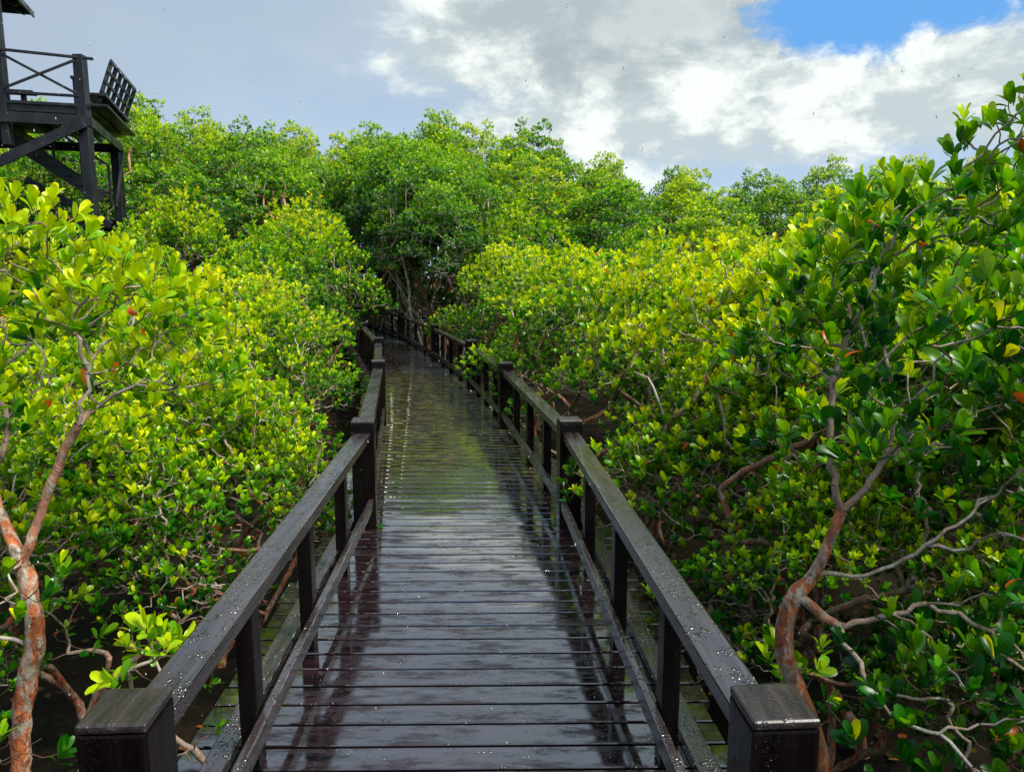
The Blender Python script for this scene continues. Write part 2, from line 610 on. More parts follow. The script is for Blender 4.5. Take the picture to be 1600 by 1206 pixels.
def railing(P, out, label):
    """out = +1 railing whose outer side is +x"""
    root = empty('boardwalk_railing', (P[1].x, P[1].y, 0))
    tag(root, label, 'railing', 'railings along the boardwalk')
    org = root.location.copy()
    n = len(P)
    for i, p in enumerate(P):
        if i == 0:
            continue
        b = BM()
        zt = 0.757
        a = (P[min(i + 1, n - 1)] - P[max(i - 1, 0)]).normalized()
        lx, ly = random.uniform(-.006, .006), random.uniform(-.006, .006)
        b.beam((p.x, p.y, -0.21), (p.x + lx, p.y + ly, zt - 0.012), 0.155, 0.155, roll=a, bev=0.008, seg=2)
        po = b.build('post', M_post, root, org)
        c = BM()
        c.beam((p.x + lx, p.y + ly, zt - 0.0118), (p.x + lx, p.y + ly, zt + 0.012), 0.1565, 0.1565, roll=a, bev=0.010, seg=3)
        co = c.build('post_cap', M_cap, None, org)
        co.parent = po
    for i in range(1, n - 1):
        a, c = P[i], P[i + 1]
        d = (c - a).normalized()
        o = Vector((d.y, -d.x, 0)) * out
        t0 = a + d * 0.072
        t1 = c - d * 0.072
        h = Vector((0, 0, 0.668))
        b = BM()
        b.beam(t0 + h - Vector((0, 0, 0.012)), t1 + h - Vector((0, 0, 0.012)), 0.112, 0.055, bev=0.007, seg=2)
        b.build('handrail', M_rail, root, org)
        b = BM()
        lo = Vector((0, 0, 0.18)) - o * 0.052
        b.beam(t0 + lo, t1 + lo, 0.032, 0.075, bev=0.005, seg=2)
        b.build('lower_rail', M_rail, root, org)
        b = BM()
        ko = o * 0.125 + Vector((0, 0, 0.024))
        b.beam(a + ko, c + ko, 0.085, 0.042, bev=0.005, seg=2)
        b.build('kerb_board', M_rail, root, org)
        for k in range(1, 4):
            m = a.lerp(c, k / 4)
            b = BM()
            b.beam((m.x, m.y, 0.003), (m.x, m.y, 0.632), 0.062, 0.085, roll=d, bev=0.004)
            b.build('baluster', M_post, root, org)


railing(LP, -1, 'dark wet wooden railing along the left edge of the boardwalk')
railing(RP, 1, 'dark wet wooden railing along the right edge of the boardwalk')


# ------------------------------------------------------------------ watch tower
def tower():
    C0 = Vector((-8.32, 15.0, 0))
    u = Vector((-0.962, -0.272, 0))
    v = Vector((-0.31, 0.951, 0))

    def P(a, b, z):
        return C0 + u * a + v * b + Vector((0, 0, z))
    root = empty('viewing_tower', P(0, 0, GZ))
    org = root.location.copy()
    tag(root, 'dark timber viewing tower with a railed platform rising above the bushes', 'watchtower')
    UZ = Vector((0, 0, 1))

    def part(name, *beams, parent=None):
        b = BM()
        for (p, q, w_, h_) in beams:
            b.beam(p, q, w_, h_, bev=0.008)
        o = b.build(name, M_tower, parent or root, org)
        return o

    # legs
    part('post', (P(0, 0, GZ), P(0, 0, 5.93), 0.19, 0.19))
    part('post', (P(0, 3.1, GZ), P(0, 3.1, 4.75), 0.19, 0.19))
    part('post', (P(3.2, 0, GZ), P(3.2, 0, 7.2), 0.19, 0.19))
    part('post', (P(3.2, 3.1, GZ), P(3.2, 3.1, 5.93), 0.19, 0.19))
    part('column', (P(1.34, 0.0, 4.2), P(1.34, 0.0, 7.2), 0.15, 0.15))
    # perimeter beams
    part('floor_beam', (P(-0.1, -0.11, 4.70), P(4.2, -0.11, 4.70), 0.05, 0.20))
    part('floor_beam', (P(-0.11, -0.05, 4.70), P(-0.11, 3.3, 4.70), 0.05, 0.20))
    part('floor_beam', (P(-0.1, 3.22, 4.70), P(4.2, 3.22, 4.70), 0.05, 0.20))
    part('floor_beam', (P(1.5, 0, 4.63), P(1.5, 3.1, 4.63), 0.06, 0.18))
    # joists and deck
    part('joist', *[(P(a, 0.0, 4.88), P(a, 3.2, 4.88), 0.06, 0.14) for a in (0.3, 0.75, 1.2, 1.9, 2.4, 2.9, 3.5)])
    part('platform_floor', *[(P(-0.12, 0.0 + k * 0.16, 4.985), P(4.2, 0.0 + k * 0.16, 4.985), 0.145, 0.05) for k in range(21)])
    part('fascia', (P(0.12, -0.02, 4.93), P(4.2, -0.02, 4.93), 0.03, 0.20))
    # front railing with X brace
    rl = part('front_railing', (P(-0.25, -0.07, 5.86), P(1.34, -0.11, 5.91), 0.05, 0.05), (P(0.0, -0.07, 5.16), P(1.34, -0.07, 5.16), 0.05, 0.05))
    part('cross_brace', (P(0.08, -0.07, 5.20), P(1.30, -0.07, 5.84), 0.03, 0.05), (P(0.08, -0.11, 5.80), P(1.30, -0.11, 5.22), 0.03, 0.05), parent=rl)
    part('front_railing', (P(1.34, -0.07, 5.91), P(3.2, -0.11, 5.91), 0.05, 0.05), (P(1.6, -0.07, 5.16), P(3.2, -0.07, 5.16), 0.05, 0.05))
    part('bench', (P(0.9, 0.35, 5.25), P(2.4, 0.35, 5.25), 0.3, 0.05), (P(1.1, 0.35, 5.0), P(1.1, 0.35, 5.23), 0.08, 0.08), (P(2.2, 0.35, 5.0), P(2.2, 0.35, 5.23), 0.08, 0.08))
    # bench on the side edge with an outward leaning lattice back
    be = part('side_bench', (P(-0.14, 0.35, 5.30), P(-0.14, 3.0, 5.30), 0.42, 0.06), (P(-0.24, 0.1, 5.045), P(-0.24, 3.35, 5.045), 0.34, 0.05),
              (P(0.0, 0.5, 5.01), P(0.0, 0.5, 5.27), 0.1, 0.1), (P(0.0, 2.8, 5.01), P(0.0, 2.8, 5.27), 0.1, 0.1),
              (P(0.02, 0.30, 5.58), P(0.25, 0.30, 5.58), 0.06, 0.06), (P(0.14, 0.36, 5.0), P(0.14, 0.36, 5.56), 0.16, 0.10))
    B0, T0 = P(-0.18, 0.42, 5.16), P(-0.46, 0.50, 5.98)
    B1, T1 = P(-0.18, 3.05, 5.12), P(-0.52, 3.05, 6.00)
    bb = []
    for f in (0.28, 0.52, 0.76, 1.0):
        bb.append((B0.lerp(T0, f), B1.lerp(T1, f), 0.04, 0.075 if f < 1 else 0.09))
    for g in (0.02, 0.20, 0.39, 0.58, 0.77, 0.96):
        bb.append((B0.lerp(B1, g), T0.lerp(T1, g), 0.05, 0.085))
    part('lattice_back', *bb, parent=be)
    # braces
    part('brace', (P(-0.02, -0.17, 4.66), P(1.95, -0.17, 3.62), 0.04, 0.19))
    part('brace', (P(1.9, 3.0, 3.9), P(0.2, 3.0, 2.9), 0.05, 0.17))
    part('brace', (P(-0.17, 3.0, 4.6), P(-0.17, 1.6, 3.2), 0.05, 0.10))
    # stair going down behind the front posts
    for s_, nm in ((0.9, 'stair_stringer'), (1.75, 'stair_stringer')):
        part(nm, (P(1.75, s_, 4.62), P(0.15, s_ + 0.4, 3.46), 0.06, 0.26))
    tr = [(P(1.6 - k * 0.24, 0.92 + k * 0.05, 4.50 - k * 0.175), P(1.6 - k * 0.24, 1.72 + k * 0.05, 4.50 - k * 0.175), 0.22, 0.04) for k in range(6)]
    part('stair_tread', *tr)
    hr = [(P(1.2, 1.75, 5.0), P(0.0, 2.05, 4.15), 0.04, 0.05)]
    hr += [(P(1.0 - k * 0.5, 1.8 + k * 0.12, 4.0 - k * 0.36), P(1.0 - k * 0.5, 1.8 + k * 0.12, 4.88 - k * 0.36), 0.05, 0.05) for k in range(3)]
    part('stair_handrail', *hr)
    # landing behind
    part('landing', (P(0.1, 3.6, 2.95), P(1.8, 3.6, 2.95), 0.06, 0.18), (P(0.1, 4.6, 2.95), P(1.8, 4.6, 2.95), 0.06, 0.18),
         *[(P(0.1 + k * 0.2, 3.5, 3.06), P(0.1 + k * 0.2, 4.7, 3.06), 0.18, 0.04) for k in range(9)])
    part('landing_post', (P(0.1, 3.55, GZ), P(0.1, 3.55, 4.1), 0.13, 0.13))
    part('landing_rail', (P(0.1, 3.6, 3.38), P(-0.85, 3.7, 3.34), 0.035, 0.04))
    # roof
    rf = BM()
    ez = 7.12
    c = [P(1.15, -0.35, ez), P(4.6, -0.35, ez), P(4.6, 1.6, ez), P(1.15, 1.6, ez)]
    top = P(2.9, 0.6, ez + 1.3)
    b = rf.b
    lo = [b.verts.new(q) for q in c]
    lo2 = [b.verts.new(q - Vector((0, 0, 0.07))) for q in c]
    tp = b.verts.new(top)
    tp2 = b.verts.new(top - Vector((0, 0, 0.1)))
    for i in range(4):
        k = (i + 1) % 4
        b.faces.new((lo[i], lo[k], tp))
        b.faces.new((lo2[k], lo2[i], tp2))
        b.faces.new((lo[i], lo2[i], lo2[k], lo[k]))
    ro = rf.build('roof', M_tower, root, org)
    part('fascia_board', (P(1.11, -0.4, ez - 0.05), P(1.11, 1.65, ez - 0.05), 0.03, 0.12), (P(1.11, -0.4, ez - 0.05), P(4.6, -0.4, ez - 0.05), 0.03, 0.12), parent=ro)
    part('rafter', *[(P(1.2, bq, ez - 0.10), P(2.4, bq, ez + 0.5), 0.06, 0.10) for bq in (-0.1, 0.4, 0.9, 1.4)], parent=ro)


tower()


# ------------------------------------------------------------------ foliage
def norm(a):
    return a / np.maximum(np.linalg.norm(a, axis=-1, keepdims=True), 1e-9)


# leaf templates: (t along, s across, lift) and faces
LT_NEAR = (np.array([[0, 0, 0], [.28, -.60, .03], [.28, 0, -.01], [.28, .60, .03], [.58, -.98, .07], [.58, 0, 0], [.58, .98, .07],
                     [.85, -.84, .06], [.86, 0, 0], [.85, .84, .06], [.985, -.38, .0], [.985, .38, .0]], float),
           np.array([[1, 4, 5, 2], [2, 5, 6, 3], [4, 7, 8, 5], [5, 8, 9, 6], [7, 10, 11, 8]]),
           np.array([[0, 1, 2], [0, 2, 3], [8, 11, 9]]))
LT_MID = (np.array([[0, 0, 0], [.45, -.88, .05], [.45, 0, -.02], [.45, .88, .05], [.86, -.80, .03], [1, 0, 0], [.86, .80, .03]], float),
          np.array([[1, 4, 5, 2], [2, 5, 6, 3]]), np.array([[0, 1, 2], [0, 2, 3]]))
LT_FAR = (np.array([[0, 0, 0], [.62, -.95, .06], [1, 0, 0], [.62, .95, .06]], float), np.array([[0, 1, 2, 3]]), None)


def leaves_mesh(name, cen, axis, size, tint, L, nl, tmpl, rs, wr=0.24, spread=1.0):
    """rosettes of obovate leaves at cen, opening round axis; tint = per rosette youth"""
    N = len(cen)
    axis = norm(axis)
    h = np.where(np.abs(axis[:, 2:3]) > 0.9, np.array([[1.0, 0, 0]]), np.array([[0, 0, 1.0]]))
    e1 = norm(np.cross(axis, h))
    e2 = np.cross(axis, e1)
    pv, pq, pt_, ta = [], [], [], []
    tv, tq, tt = tmpl
    base = 0
    ph0 = rs.uniform(0, 6.28, N)
    for j in range(nl):
        lev = j // 2
        nlev = max(1, (nl - 1) // 2)
        keep = rs.uniform(0, 1, N) < (1.0 if lev < nlev * 0.7 else 0.72)
        idx = np.nonzero(keep)[0]
        n = len(idx)
        if n == 0:
            continue
        phi = ph0[idx] + lev * (math.pi / 2 + 0.25) + (j % 2) * math.pi + rs.normal(0, 0.28, n)
        th = (R(13) + lev / nlev * R(48) + rs.normal(0, R(9), n)) * spread
        r = e1[idx] * np.cos(phi)[:, None] + e2[idx] * np.sin(phi)[:, None]
        a = axis[idx]
        ct, st = np.cos(th)[:, None], np.sin(th)[:, None]
        d = a * ct + r * st
        nn = -r * ct + a * st
        tw = rs.normal(0, 0.35, n)[:, None]
        wv = np.cross(nn, d)
        wv2 = wv * np.cos(tw) + nn * np.sin(tw)
        nn2 = np.cross(d, wv2)
        ln = (L * size[idx] * rs.uniform(0.62, 1.16, n) * (0.72 + 0.28 * min(1, lev + 0.6)))[:, None, None]
        bend = rs.normal(0.10, 0.17, n)[:, None, None]
        T = tv[None, :, 0:1]
        S = tv[None, :, 1:2]
        Z = tv[None, :, 2:3]
        start = cen[idx] - a * (lev * 0.16 * L) + r * (0.04 * L)
        curl = -bend * T * T + Z * 1.0
        v = start[:, None, :] + d[:, None, :] * T * ln + wv2[:, None, :] * S * ln * wr + nn2[:, None, :] * curl * ln
        k = tv.shape[0]
        off = base + np.arange(n)[:, None, None] * k
        pv.append(v.reshape(-1, 3))
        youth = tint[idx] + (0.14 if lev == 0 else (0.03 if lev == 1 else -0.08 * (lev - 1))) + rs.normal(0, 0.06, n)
        odd = rs.uniform(0, 1, n)
        youth = np.minimum(youth, 1.08)
        youth = np.where(odd > 0.9955, 1.45, youth)
        youth = np.where((odd > 0.988) & (odd <= 0.9955), 1.18, youth)
        pq.append((off + tq[None]).reshape(-1, 4))
        ta.append(('q', np.repeat(youth, len(tq))))
        if tt is not None:
            pt_.append((off + tt[None]).reshape(-1, 3))
            ta.append(('t', np.repeat(youth, len(tt))))
        base += n * k
    at = np.concatenate([x for c, x in ta if c == 'q'] + [x for c, x in ta if c == 't'])
    return mesh_np(name, np.concatenate(pv), np.concatenate(pq), np.concatenate(pt_) if pt_ else None, [('tint', 'FACE', at)])


def skeleton(seeds, pts, bf=0.35, clear=0.33):
    """greedy tree joining pts to the seed chain(s); seeds = [(pos, parent index)]"""
    pos = [np.array(p, float) for p, _ in seeds]
    par = [q for _, q in seeds]
    ln = [0.0] * len(seeds)
    for i, (p, q) in enumerate(seeds):
        if q >= 0:
            ln[i] = ln[q] + np.linalg.norm(pos[i] - pos[q])
    N = len(pts)
    pts = np.asarray(pts, float)
    best = np.full(N, 1e9)
    bp = np.zeros(N, int)

    def upd(i):
        v = pts - pos[i]
        dd = np.sqrt((v ** 2).sum(1))
        c = dd + bf * ln[i] + np.where(v[:, 2] < 0, -v[:, 2] * 0.6, 0)
        m = c < best
        best[m] = c[m]
        bp[m] = i
    ns = len(seeds)
    for i in range(int(ns * clear), ns):
        upd(i)
    done = np.zeros(N, bool)
    nodeof = np.full(N, -1)
    for _ in range(N):
        b = np.where(done, 1e9, best)
        k = int(b.argmin())
        i = len(pos)
        pos.append(pts[k])
        par.append(int(bp[k]))
        ln.append(ln[bp[k]] + np.linalg.norm(pts[k] - pos[bp[k]]))
        done[k] = True
        nodeof[k] = i
        upd(i)
    return np.array(pos), np.array(par), nodeof


def branch_mesh(name, pos, par, tip_r, power, rs, sides=6, thin_sides=4, wob=0.10, rmax=None):
    n = len(pos)
    cnt = np.zeros(n)
    ch = np.zeros(n, int)
    for i in range(n):
        if par[i] >= 0:
            ch[par[i]] += 1
    order = np.argsort(-np.arange(n))
    cnt[ch == 0] = 1
    for i in order:
        if par[i] >= 0:
            cnt[par[i]] += max(cnt[i], 1)
    rad = tip_r * np.maximum(cnt, 1) ** power
    if rmax:
        f = rmax / rad.max()
        rad = np.where(rad > tip_r * 2, tip_r * 2 + (rad - tip_r * 2) * (rmax - tip_r * 2) / (rad.max() - tip_r * 2), rad)
    tan = np.zeros((n, 3))
    for i in range(n):
        if par[i] >= 0:
            tan[i] = pos[i] - pos[par[i]]
        else:
            tan[i] = (0, 0, 0.1)
    tdir = norm(tan)
    leafn = ch == 0
    tdir[leafn] = norm(tdir[leafn] + np.array([0, 0, 0.9]))
    V, Q, RA = [], [], []
    base = 0
    for i in range(n):
        p = par[i]
        if p < 0:
            continue
        a, b = pos[p], pos[i]
        L = np.linalg.norm(b - a)
        if L < 1e-5:
            continue
        k = sides if rad[i] > 0.012 else thin_sides
        seg = 4 if L > 0.12 else (3 if L > 0.05 else 2)
        r1 = rad[i]
        r0 = rad[p] if (rad[i] > 0.012 and rad[p] < r1 * 1.5) else min(rad[p], r1 * 1.25) if rad[i] > 0.006 else min(rad[p], r1 * 1.4)
        ta = norm(tdir[p] * 0.8 + tdir[i] * 0.5) * L * 0.9
        tb = tdir[i] * L * 0.9
        s = np.linspace(0, 1, seg + 1)[:, None]
        c = (2 * s ** 3 - 3 * s ** 2 + 1) * a + (s ** 3 - 2 * s ** 2 + s) * ta + (-2 * s ** 3 + 3 * s ** 2) * b + (s ** 3 - s ** 2) * tb
        if seg > 2:
            c[1:-1] += rs.normal(0, (wob if rad[i] < 0.012 else min(wob, 0.05)) * L * 0.35, (seg - 1, 3))
        dr = norm(np.gradient(c, axis=0))
        dr[-1] = tdir[i]
        if rad[i] > 0.012 and rad[p] < r1 * 1.5:
            dr[0] = tdir[p]
        hx = np.array([0.3, 0.9, 0.1])
        x = norm(np.cross(dr, hx))
        y = np.cross(dr, x)
        ang = np.arange(k) / k * 2 * math.pi
        rr = (r0 + (r1 - r0) * s)
        if rad[i] > 0.02:
            jt = rs.normal(0, 0.05, rr.shape)
            jt[0] = jt[-1] = 0
            rr = rr * (1 + jt)
        ring = c[:, None, :] + (x[:, None, :] * np.cos(ang)[None, :, None] + y[:, None, :] * np.sin(ang)[None, :, None]) * rr[:, :, None]
        V.append(ring.reshape(-1, 3))
        RA.append(np.repeat(rr[:, 0], k))
        ii = base + np.arange((seg + 1) * k).reshape(seg + 1, k)
        q = np.stack([ii[:-1], np.roll(ii[:-1], -1, 1), np.roll(ii[1:], -1, 1), ii[1:]], -1).reshape(-1, 4)
        Q.append(q)
        base += (seg + 1) * k
    return mesh_np(name, np.concatenate(V), np.concatenate(Q), None, [('rad', 'POINT', np.concatenate(RA))])


def sample_lobes(lobes, n, rs, mind, lower=-0.25, depth=0.55):
    """points through the outer part of a union of lobes, kept apart; returns pos, outward normal"""
    lob = np.array(lobes, float)           # x y z rx rz dens
    wgt = lob[:, 3] ** 2 * lob[:, 5]
    wgt /= wgt.sum()
    out, nor = np.zeros((0, 3)), np.zeros((0, 3))
    tries = 0
    while len(out) < n and tries < 60:
        tries += 1
        m = max(64, n // 3)
        k = rs.choice(len(lob), m, p=wgt)
        d = norm(rs.normal(0, 1, (m, 3)))
        d[:, 2] = np.where(d[:, 2] < lower, -d[:, 2], d[:, 2])
        r = 1 - depth * rs.uniform(0, 1, m) ** 1.6
        sc = np.stack([lob[k, 3], lob[k, 3], lob[k, 4]], 1)
        p = lob[k, :3] + d * sc * r[:, None]
        # throw out what lies deep inside another lobe
        dd = (p[:, None, :] - lob[None, :, :3]) / np.stack([lob[:, 3], lob[:, 3], lob[:, 4]], 1)[None]
        ok = (np.sqrt((dd ** 2).sum(2)).min(1) > 0.40)
        p, d = p[ok], d[ok]
        keep = []
        for i in range(len(p)):
            if len(out) and (((out - p[i]) ** 2).sum(1) < mind * mind).any():
                continue
            if keep and (((p[keep] - p[i]) ** 2).sum(1) < mind * mind).any():
                continue
            keep.append(i)
        out = np.concatenate([out, p[keep]])
        nor = np.concatenate([nor, d[keep]])
    return out[:n], nor[:n]


def make_tree(name, lobes, trunk, n, L, nl, tmpl, seed, mind, tip_r=0.0024, power=0.44, rmax=0.05, upw=0.9, bf=0.3, sz=(0.8, 1.2),
              young=(0.35, 0.95), lower=-0.25, depth=0.55, spread=1.0, leaf_skip=0.0, bare=0.5, clear=0.33, bark=None, wob=0.10, sides=7, thin=4, guide=40, wr=0.24, loc=(0, 0, 0)):
    """returns Empty (tree) with children trunk and crown"""
    rs = np.random.RandomState(seed)
    pts, nor = sample_lobes(lobes, n, rs, mind, lower, depth)
    lob = np.array(lobes, float)
    # guide points inside the crown so limbs pass through its middle
    k = rs.choice(len(lob), guide)
    g = lob[k, :3] + norm(rs.normal(0, 1, (guide, 3))) * lob[k, 3:4] * rs.uniform(0, 0.45, (guide, 1))
    allp = np.concatenate([pts, g])
    pos, par, nodeof = skeleton(trunk, allp, bf, clear)
    root = empty(name, loc)
    bm_ = branch_mesh('trunk', pos, par, tip_r, power, rs, sides, thin, wob, rmax)
    tr = link('trunk', bm_, bark or M_bark, root)
    idx = np.arange(len(pts))
    zq = (pts[:, 2] - pts[:, 2].min()) / max(1e-3, np.ptp(pts[:, 2]))
    skip = leaf_skip + bare * np.clip(1 - zq / 0.62, 0, 1)
    idx = idx[rs.uniform(0, 1, len(idx)) > skip]
    c = pts[idx]
    ax = norm(nor[idx] * np.array([1, 1, 0.6]) * 0.75 + np.array([0, 0, upw]) + rs.normal(0, 0.22, (len(idx), 3)))
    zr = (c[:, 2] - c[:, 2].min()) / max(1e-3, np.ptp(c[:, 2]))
    # young yellow leaves on top shoots; older green below, darkened further as painted shade
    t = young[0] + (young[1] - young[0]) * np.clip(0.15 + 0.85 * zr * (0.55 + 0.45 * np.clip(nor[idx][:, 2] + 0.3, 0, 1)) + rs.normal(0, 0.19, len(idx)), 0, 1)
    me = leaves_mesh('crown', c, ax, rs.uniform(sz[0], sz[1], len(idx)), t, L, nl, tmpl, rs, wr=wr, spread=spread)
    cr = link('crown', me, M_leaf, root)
    return root, cr


def bush_lobes(rs, r, z0, z1, n, rl=(0.35, 0.55), flat=0.8, dens=1.0, spikes=0):
    """lobes spread over a dome of radius r between heights z0 and z1"""
    out = []
    for i in range(n):
        a = i * 2.39996 + rs.uniform(-0.3, 0.3)
        f = math.sqrt((i + 0.5) / n)
        rr = r * f * 0.82
        z = z1 - (z1 - z0) * (f ** 2.2) * rs.uniform(0.7, 1.0)
        q = rs.uniform(*rl) * r
        out.append((math.cos(a) * rr, math.sin(a) * rr, z - q * flat * 0.8, q, q * flat, dens))
    for i in range(spikes):        # small sprays that stick out and break the outline
        a, f = rs.uniform(0, 6.28), rs.uniform(0.1, 0.95)
        z = z1 - (z1 - z0) * (f ** 2.2) * 0.8
        q = rs.uniform(0.07, 0.12) * r
        out.append((math.cos(a) * r * f * 0.95, math.sin(a) * r * f * 0.95, z + rs.uniform(0.02, 0.20) * r * 0.6, q, q * 1.1, 0.9))
    return out


def stem(rs, h, lean=0.25, n=7, base=(0, 0, 0)):
    p = np.array(base, float)
    pts = [(tuple(p), -1)]
    d = np.array([rs.uniform(-lean, lean), rs.uniform(-lean, lean), 1.0])
    for i in range(n):
        d = d + rs.normal(0, 0.20, 3) * np.array([1, 1, 0.3])
        p = p + norm(d) * h / n
        pts.append((tuple(p), i))
    return pts


protos = {}


def add_proto(key, name, **kw):
    o, c = make_tree(name, **kw)
    protos.setdefault(key, []).append([o, False])


for i in range(5):     # near bushes, all heights measured from the mud
    rs = np.random.RandomState(100 + i)
    add_proto('near', 'mangrove_bush', lobes=bush_lobes(rs, 1.15, 1.05, 2.85, 14, (0.28, 0.44), 0.85, spikes=9), trunk=stem(rs, 1.25, 0.3), n=1400, L=0.057, nl=9,
              tmpl=LT_NEAR, seed=200 + i, mind=0.064, rmax=0.034, guide=60, young=(0.08, 1.0), sz=(0.85, 1.3), spread=0.82, bare=0.85, upw=1.3, wob=0.20)
for i in range(4):     # middle bushes, rounder and lower to the ground
    rs = np.random.RandomState(120 + i)
    add_proto('mid', 'mangrove_bush', lobes=bush_lobes(rs, 1.55, 1.2, 3.6, 22, (0.20, 0.36), 0.9, spikes=10), trunk=stem(rs, 1.7, 0.25), n=1700, L=0.072, nl=9,
              tmpl=LT_MID, seed=220 + i, mind=0.085, rmax=0.05, guide=70, young=(0.08, 1.0), spread=0.9, upw=1.1, sides=5, thin=3, sz=(0.8, 1.2))
for i in range(4):     # tall trees
    rs = np.random.RandomState(140 + i)
    add_proto('tall', 'mangrove_tree', lobes=bush_lobes(rs, 2.5, 2.4, 8.0, 44, (0.12, 0.27), 0.85, spikes=16), trunk=stem(rs, 4.2, 0.12, 9), n=2600, L=0.105, nl=8,
              tmpl=LT_MID, seed=240 + i, mind=0.12, rmax=0.10, guide=90, young=(0.06, 0.90), sides=5, thin=3, upw=0.8, tip_r=0.004, sz=(0.8, 1.3))
for i in range(2):     # slender bare-stemmed trees at the dark end of the boardwalk
    rs = np.random.RandomState(160 + i)
    add_proto('slim', 'slender_mangrove', lobes=bush_lobes(rs, 1.8, 3.8, 7.0, 20, (0.25, 0.40), 0.7), trunk=stem(rs, 4.6, 0.05, 9), n=1300, L=0.105, nl=8,
              tmpl=LT_MID, seed=260 + i, mind=0.12, rmax=0.045, clear=0.8, wob=0.04, bark=M_pale, guide=40, young=(0.12, 0.75), sides=6, thin=3, tip_r=0.0035)


for i in range(2):     # low bushes leafy to the mud, coloured dark to deepen shade under tall trees
    rs = np.random.RandomState(180 + i)
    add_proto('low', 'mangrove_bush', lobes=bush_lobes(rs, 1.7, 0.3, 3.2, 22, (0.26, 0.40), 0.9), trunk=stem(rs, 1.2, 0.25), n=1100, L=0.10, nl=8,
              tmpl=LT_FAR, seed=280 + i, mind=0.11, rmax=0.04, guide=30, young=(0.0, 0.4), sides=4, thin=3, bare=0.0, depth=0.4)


def rail_dist(x, y):
    """signed distance outside the boardwalk's centreline half width"""
    best = 1e9
    for i in range(len(RP) - 1):
        a = (RP[i] + LP[i]) / 2
        b = (RP[i + 1] + LP[i + 1]) / 2
        ab = b - a
        t = max(0, min(1, (Vector((x, y, 0)) - a).dot(ab) / ab.length_squared))
        best = min(best, (a + ab * t - Vector((x, y, 0))).length)
    return best - 0.8


def side_of(x, y):
    for i in range(len(RP) - 1):
        a = (RP[i] + LP[i]) / 2
        b = (RP[i + 1] + LP[i + 1]) / 2
        if a.y <= y <= b.y:
            return 'left' if x < a.x + (b.x - a.x) * (y - a.y) / (b.y - a.y) else 'right'
    return 'left' if x < -6 else 'right'


placed = []


def plant(key, x, y, scale, rot, color, zs=None):
    lst = protos[key]
    e = lst[random.randrange(len(lst))]
    if not e[1]:
        root = e[0]
        e[1] = True
    else:
        root = e[0].copy()
        COL.objects.link(root)
        for ch in e[0].children:
            c = ch.copy()
            COL.objects.link(c)
            c.parent = root
    root.location = (x, y, GZ - 0.05)
    root.rotation_euler = (0, 0, rot)
    root.scale = (scale, scale, zs if zs else scale)
    for ch in root.children:
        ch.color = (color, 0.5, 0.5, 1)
    placed.append((key, x, y, scale, root, color))
    return root


def hgt(x, y):
    """height of the canopy above the mud at (x, y)"""
    D = math.hypot(x, y)
    azd = math.degrees(math.atan2(x, y))
    if azd < -2:
        e = np.interp(D, [3, 6, 9, 11.5, 14, 17, 20, 23, 28, 34, 46], [-0.1, -0.22, -0.12, 0.05, 0.65, 1.3, 2.3, 3.8, 5.2, 6.6, 8.3]) - (0.35 if azd < -23 and 8.5 < D < 16 else 0)
    else:
        f = min(1, (azd + 3) / 15)
        e = (1 - f) * np.interp(D, [3, 6, 9, 13, 17, 20, 23, 28, 34, 46], [-0.2, 0.0, 0.12, 0.4, 1.1, 2.3, 3.8, 5.3, 7.0, 9.0]) \
            + f * np.interp(D, [3, 6, 9, 13, 17, 22, 28, 34, 46], [0.3, 0.42, 0.2, 0.25, 0.75, 2.1, 3.5, 4.5, 6.1])
    return 2.75 + float(e)


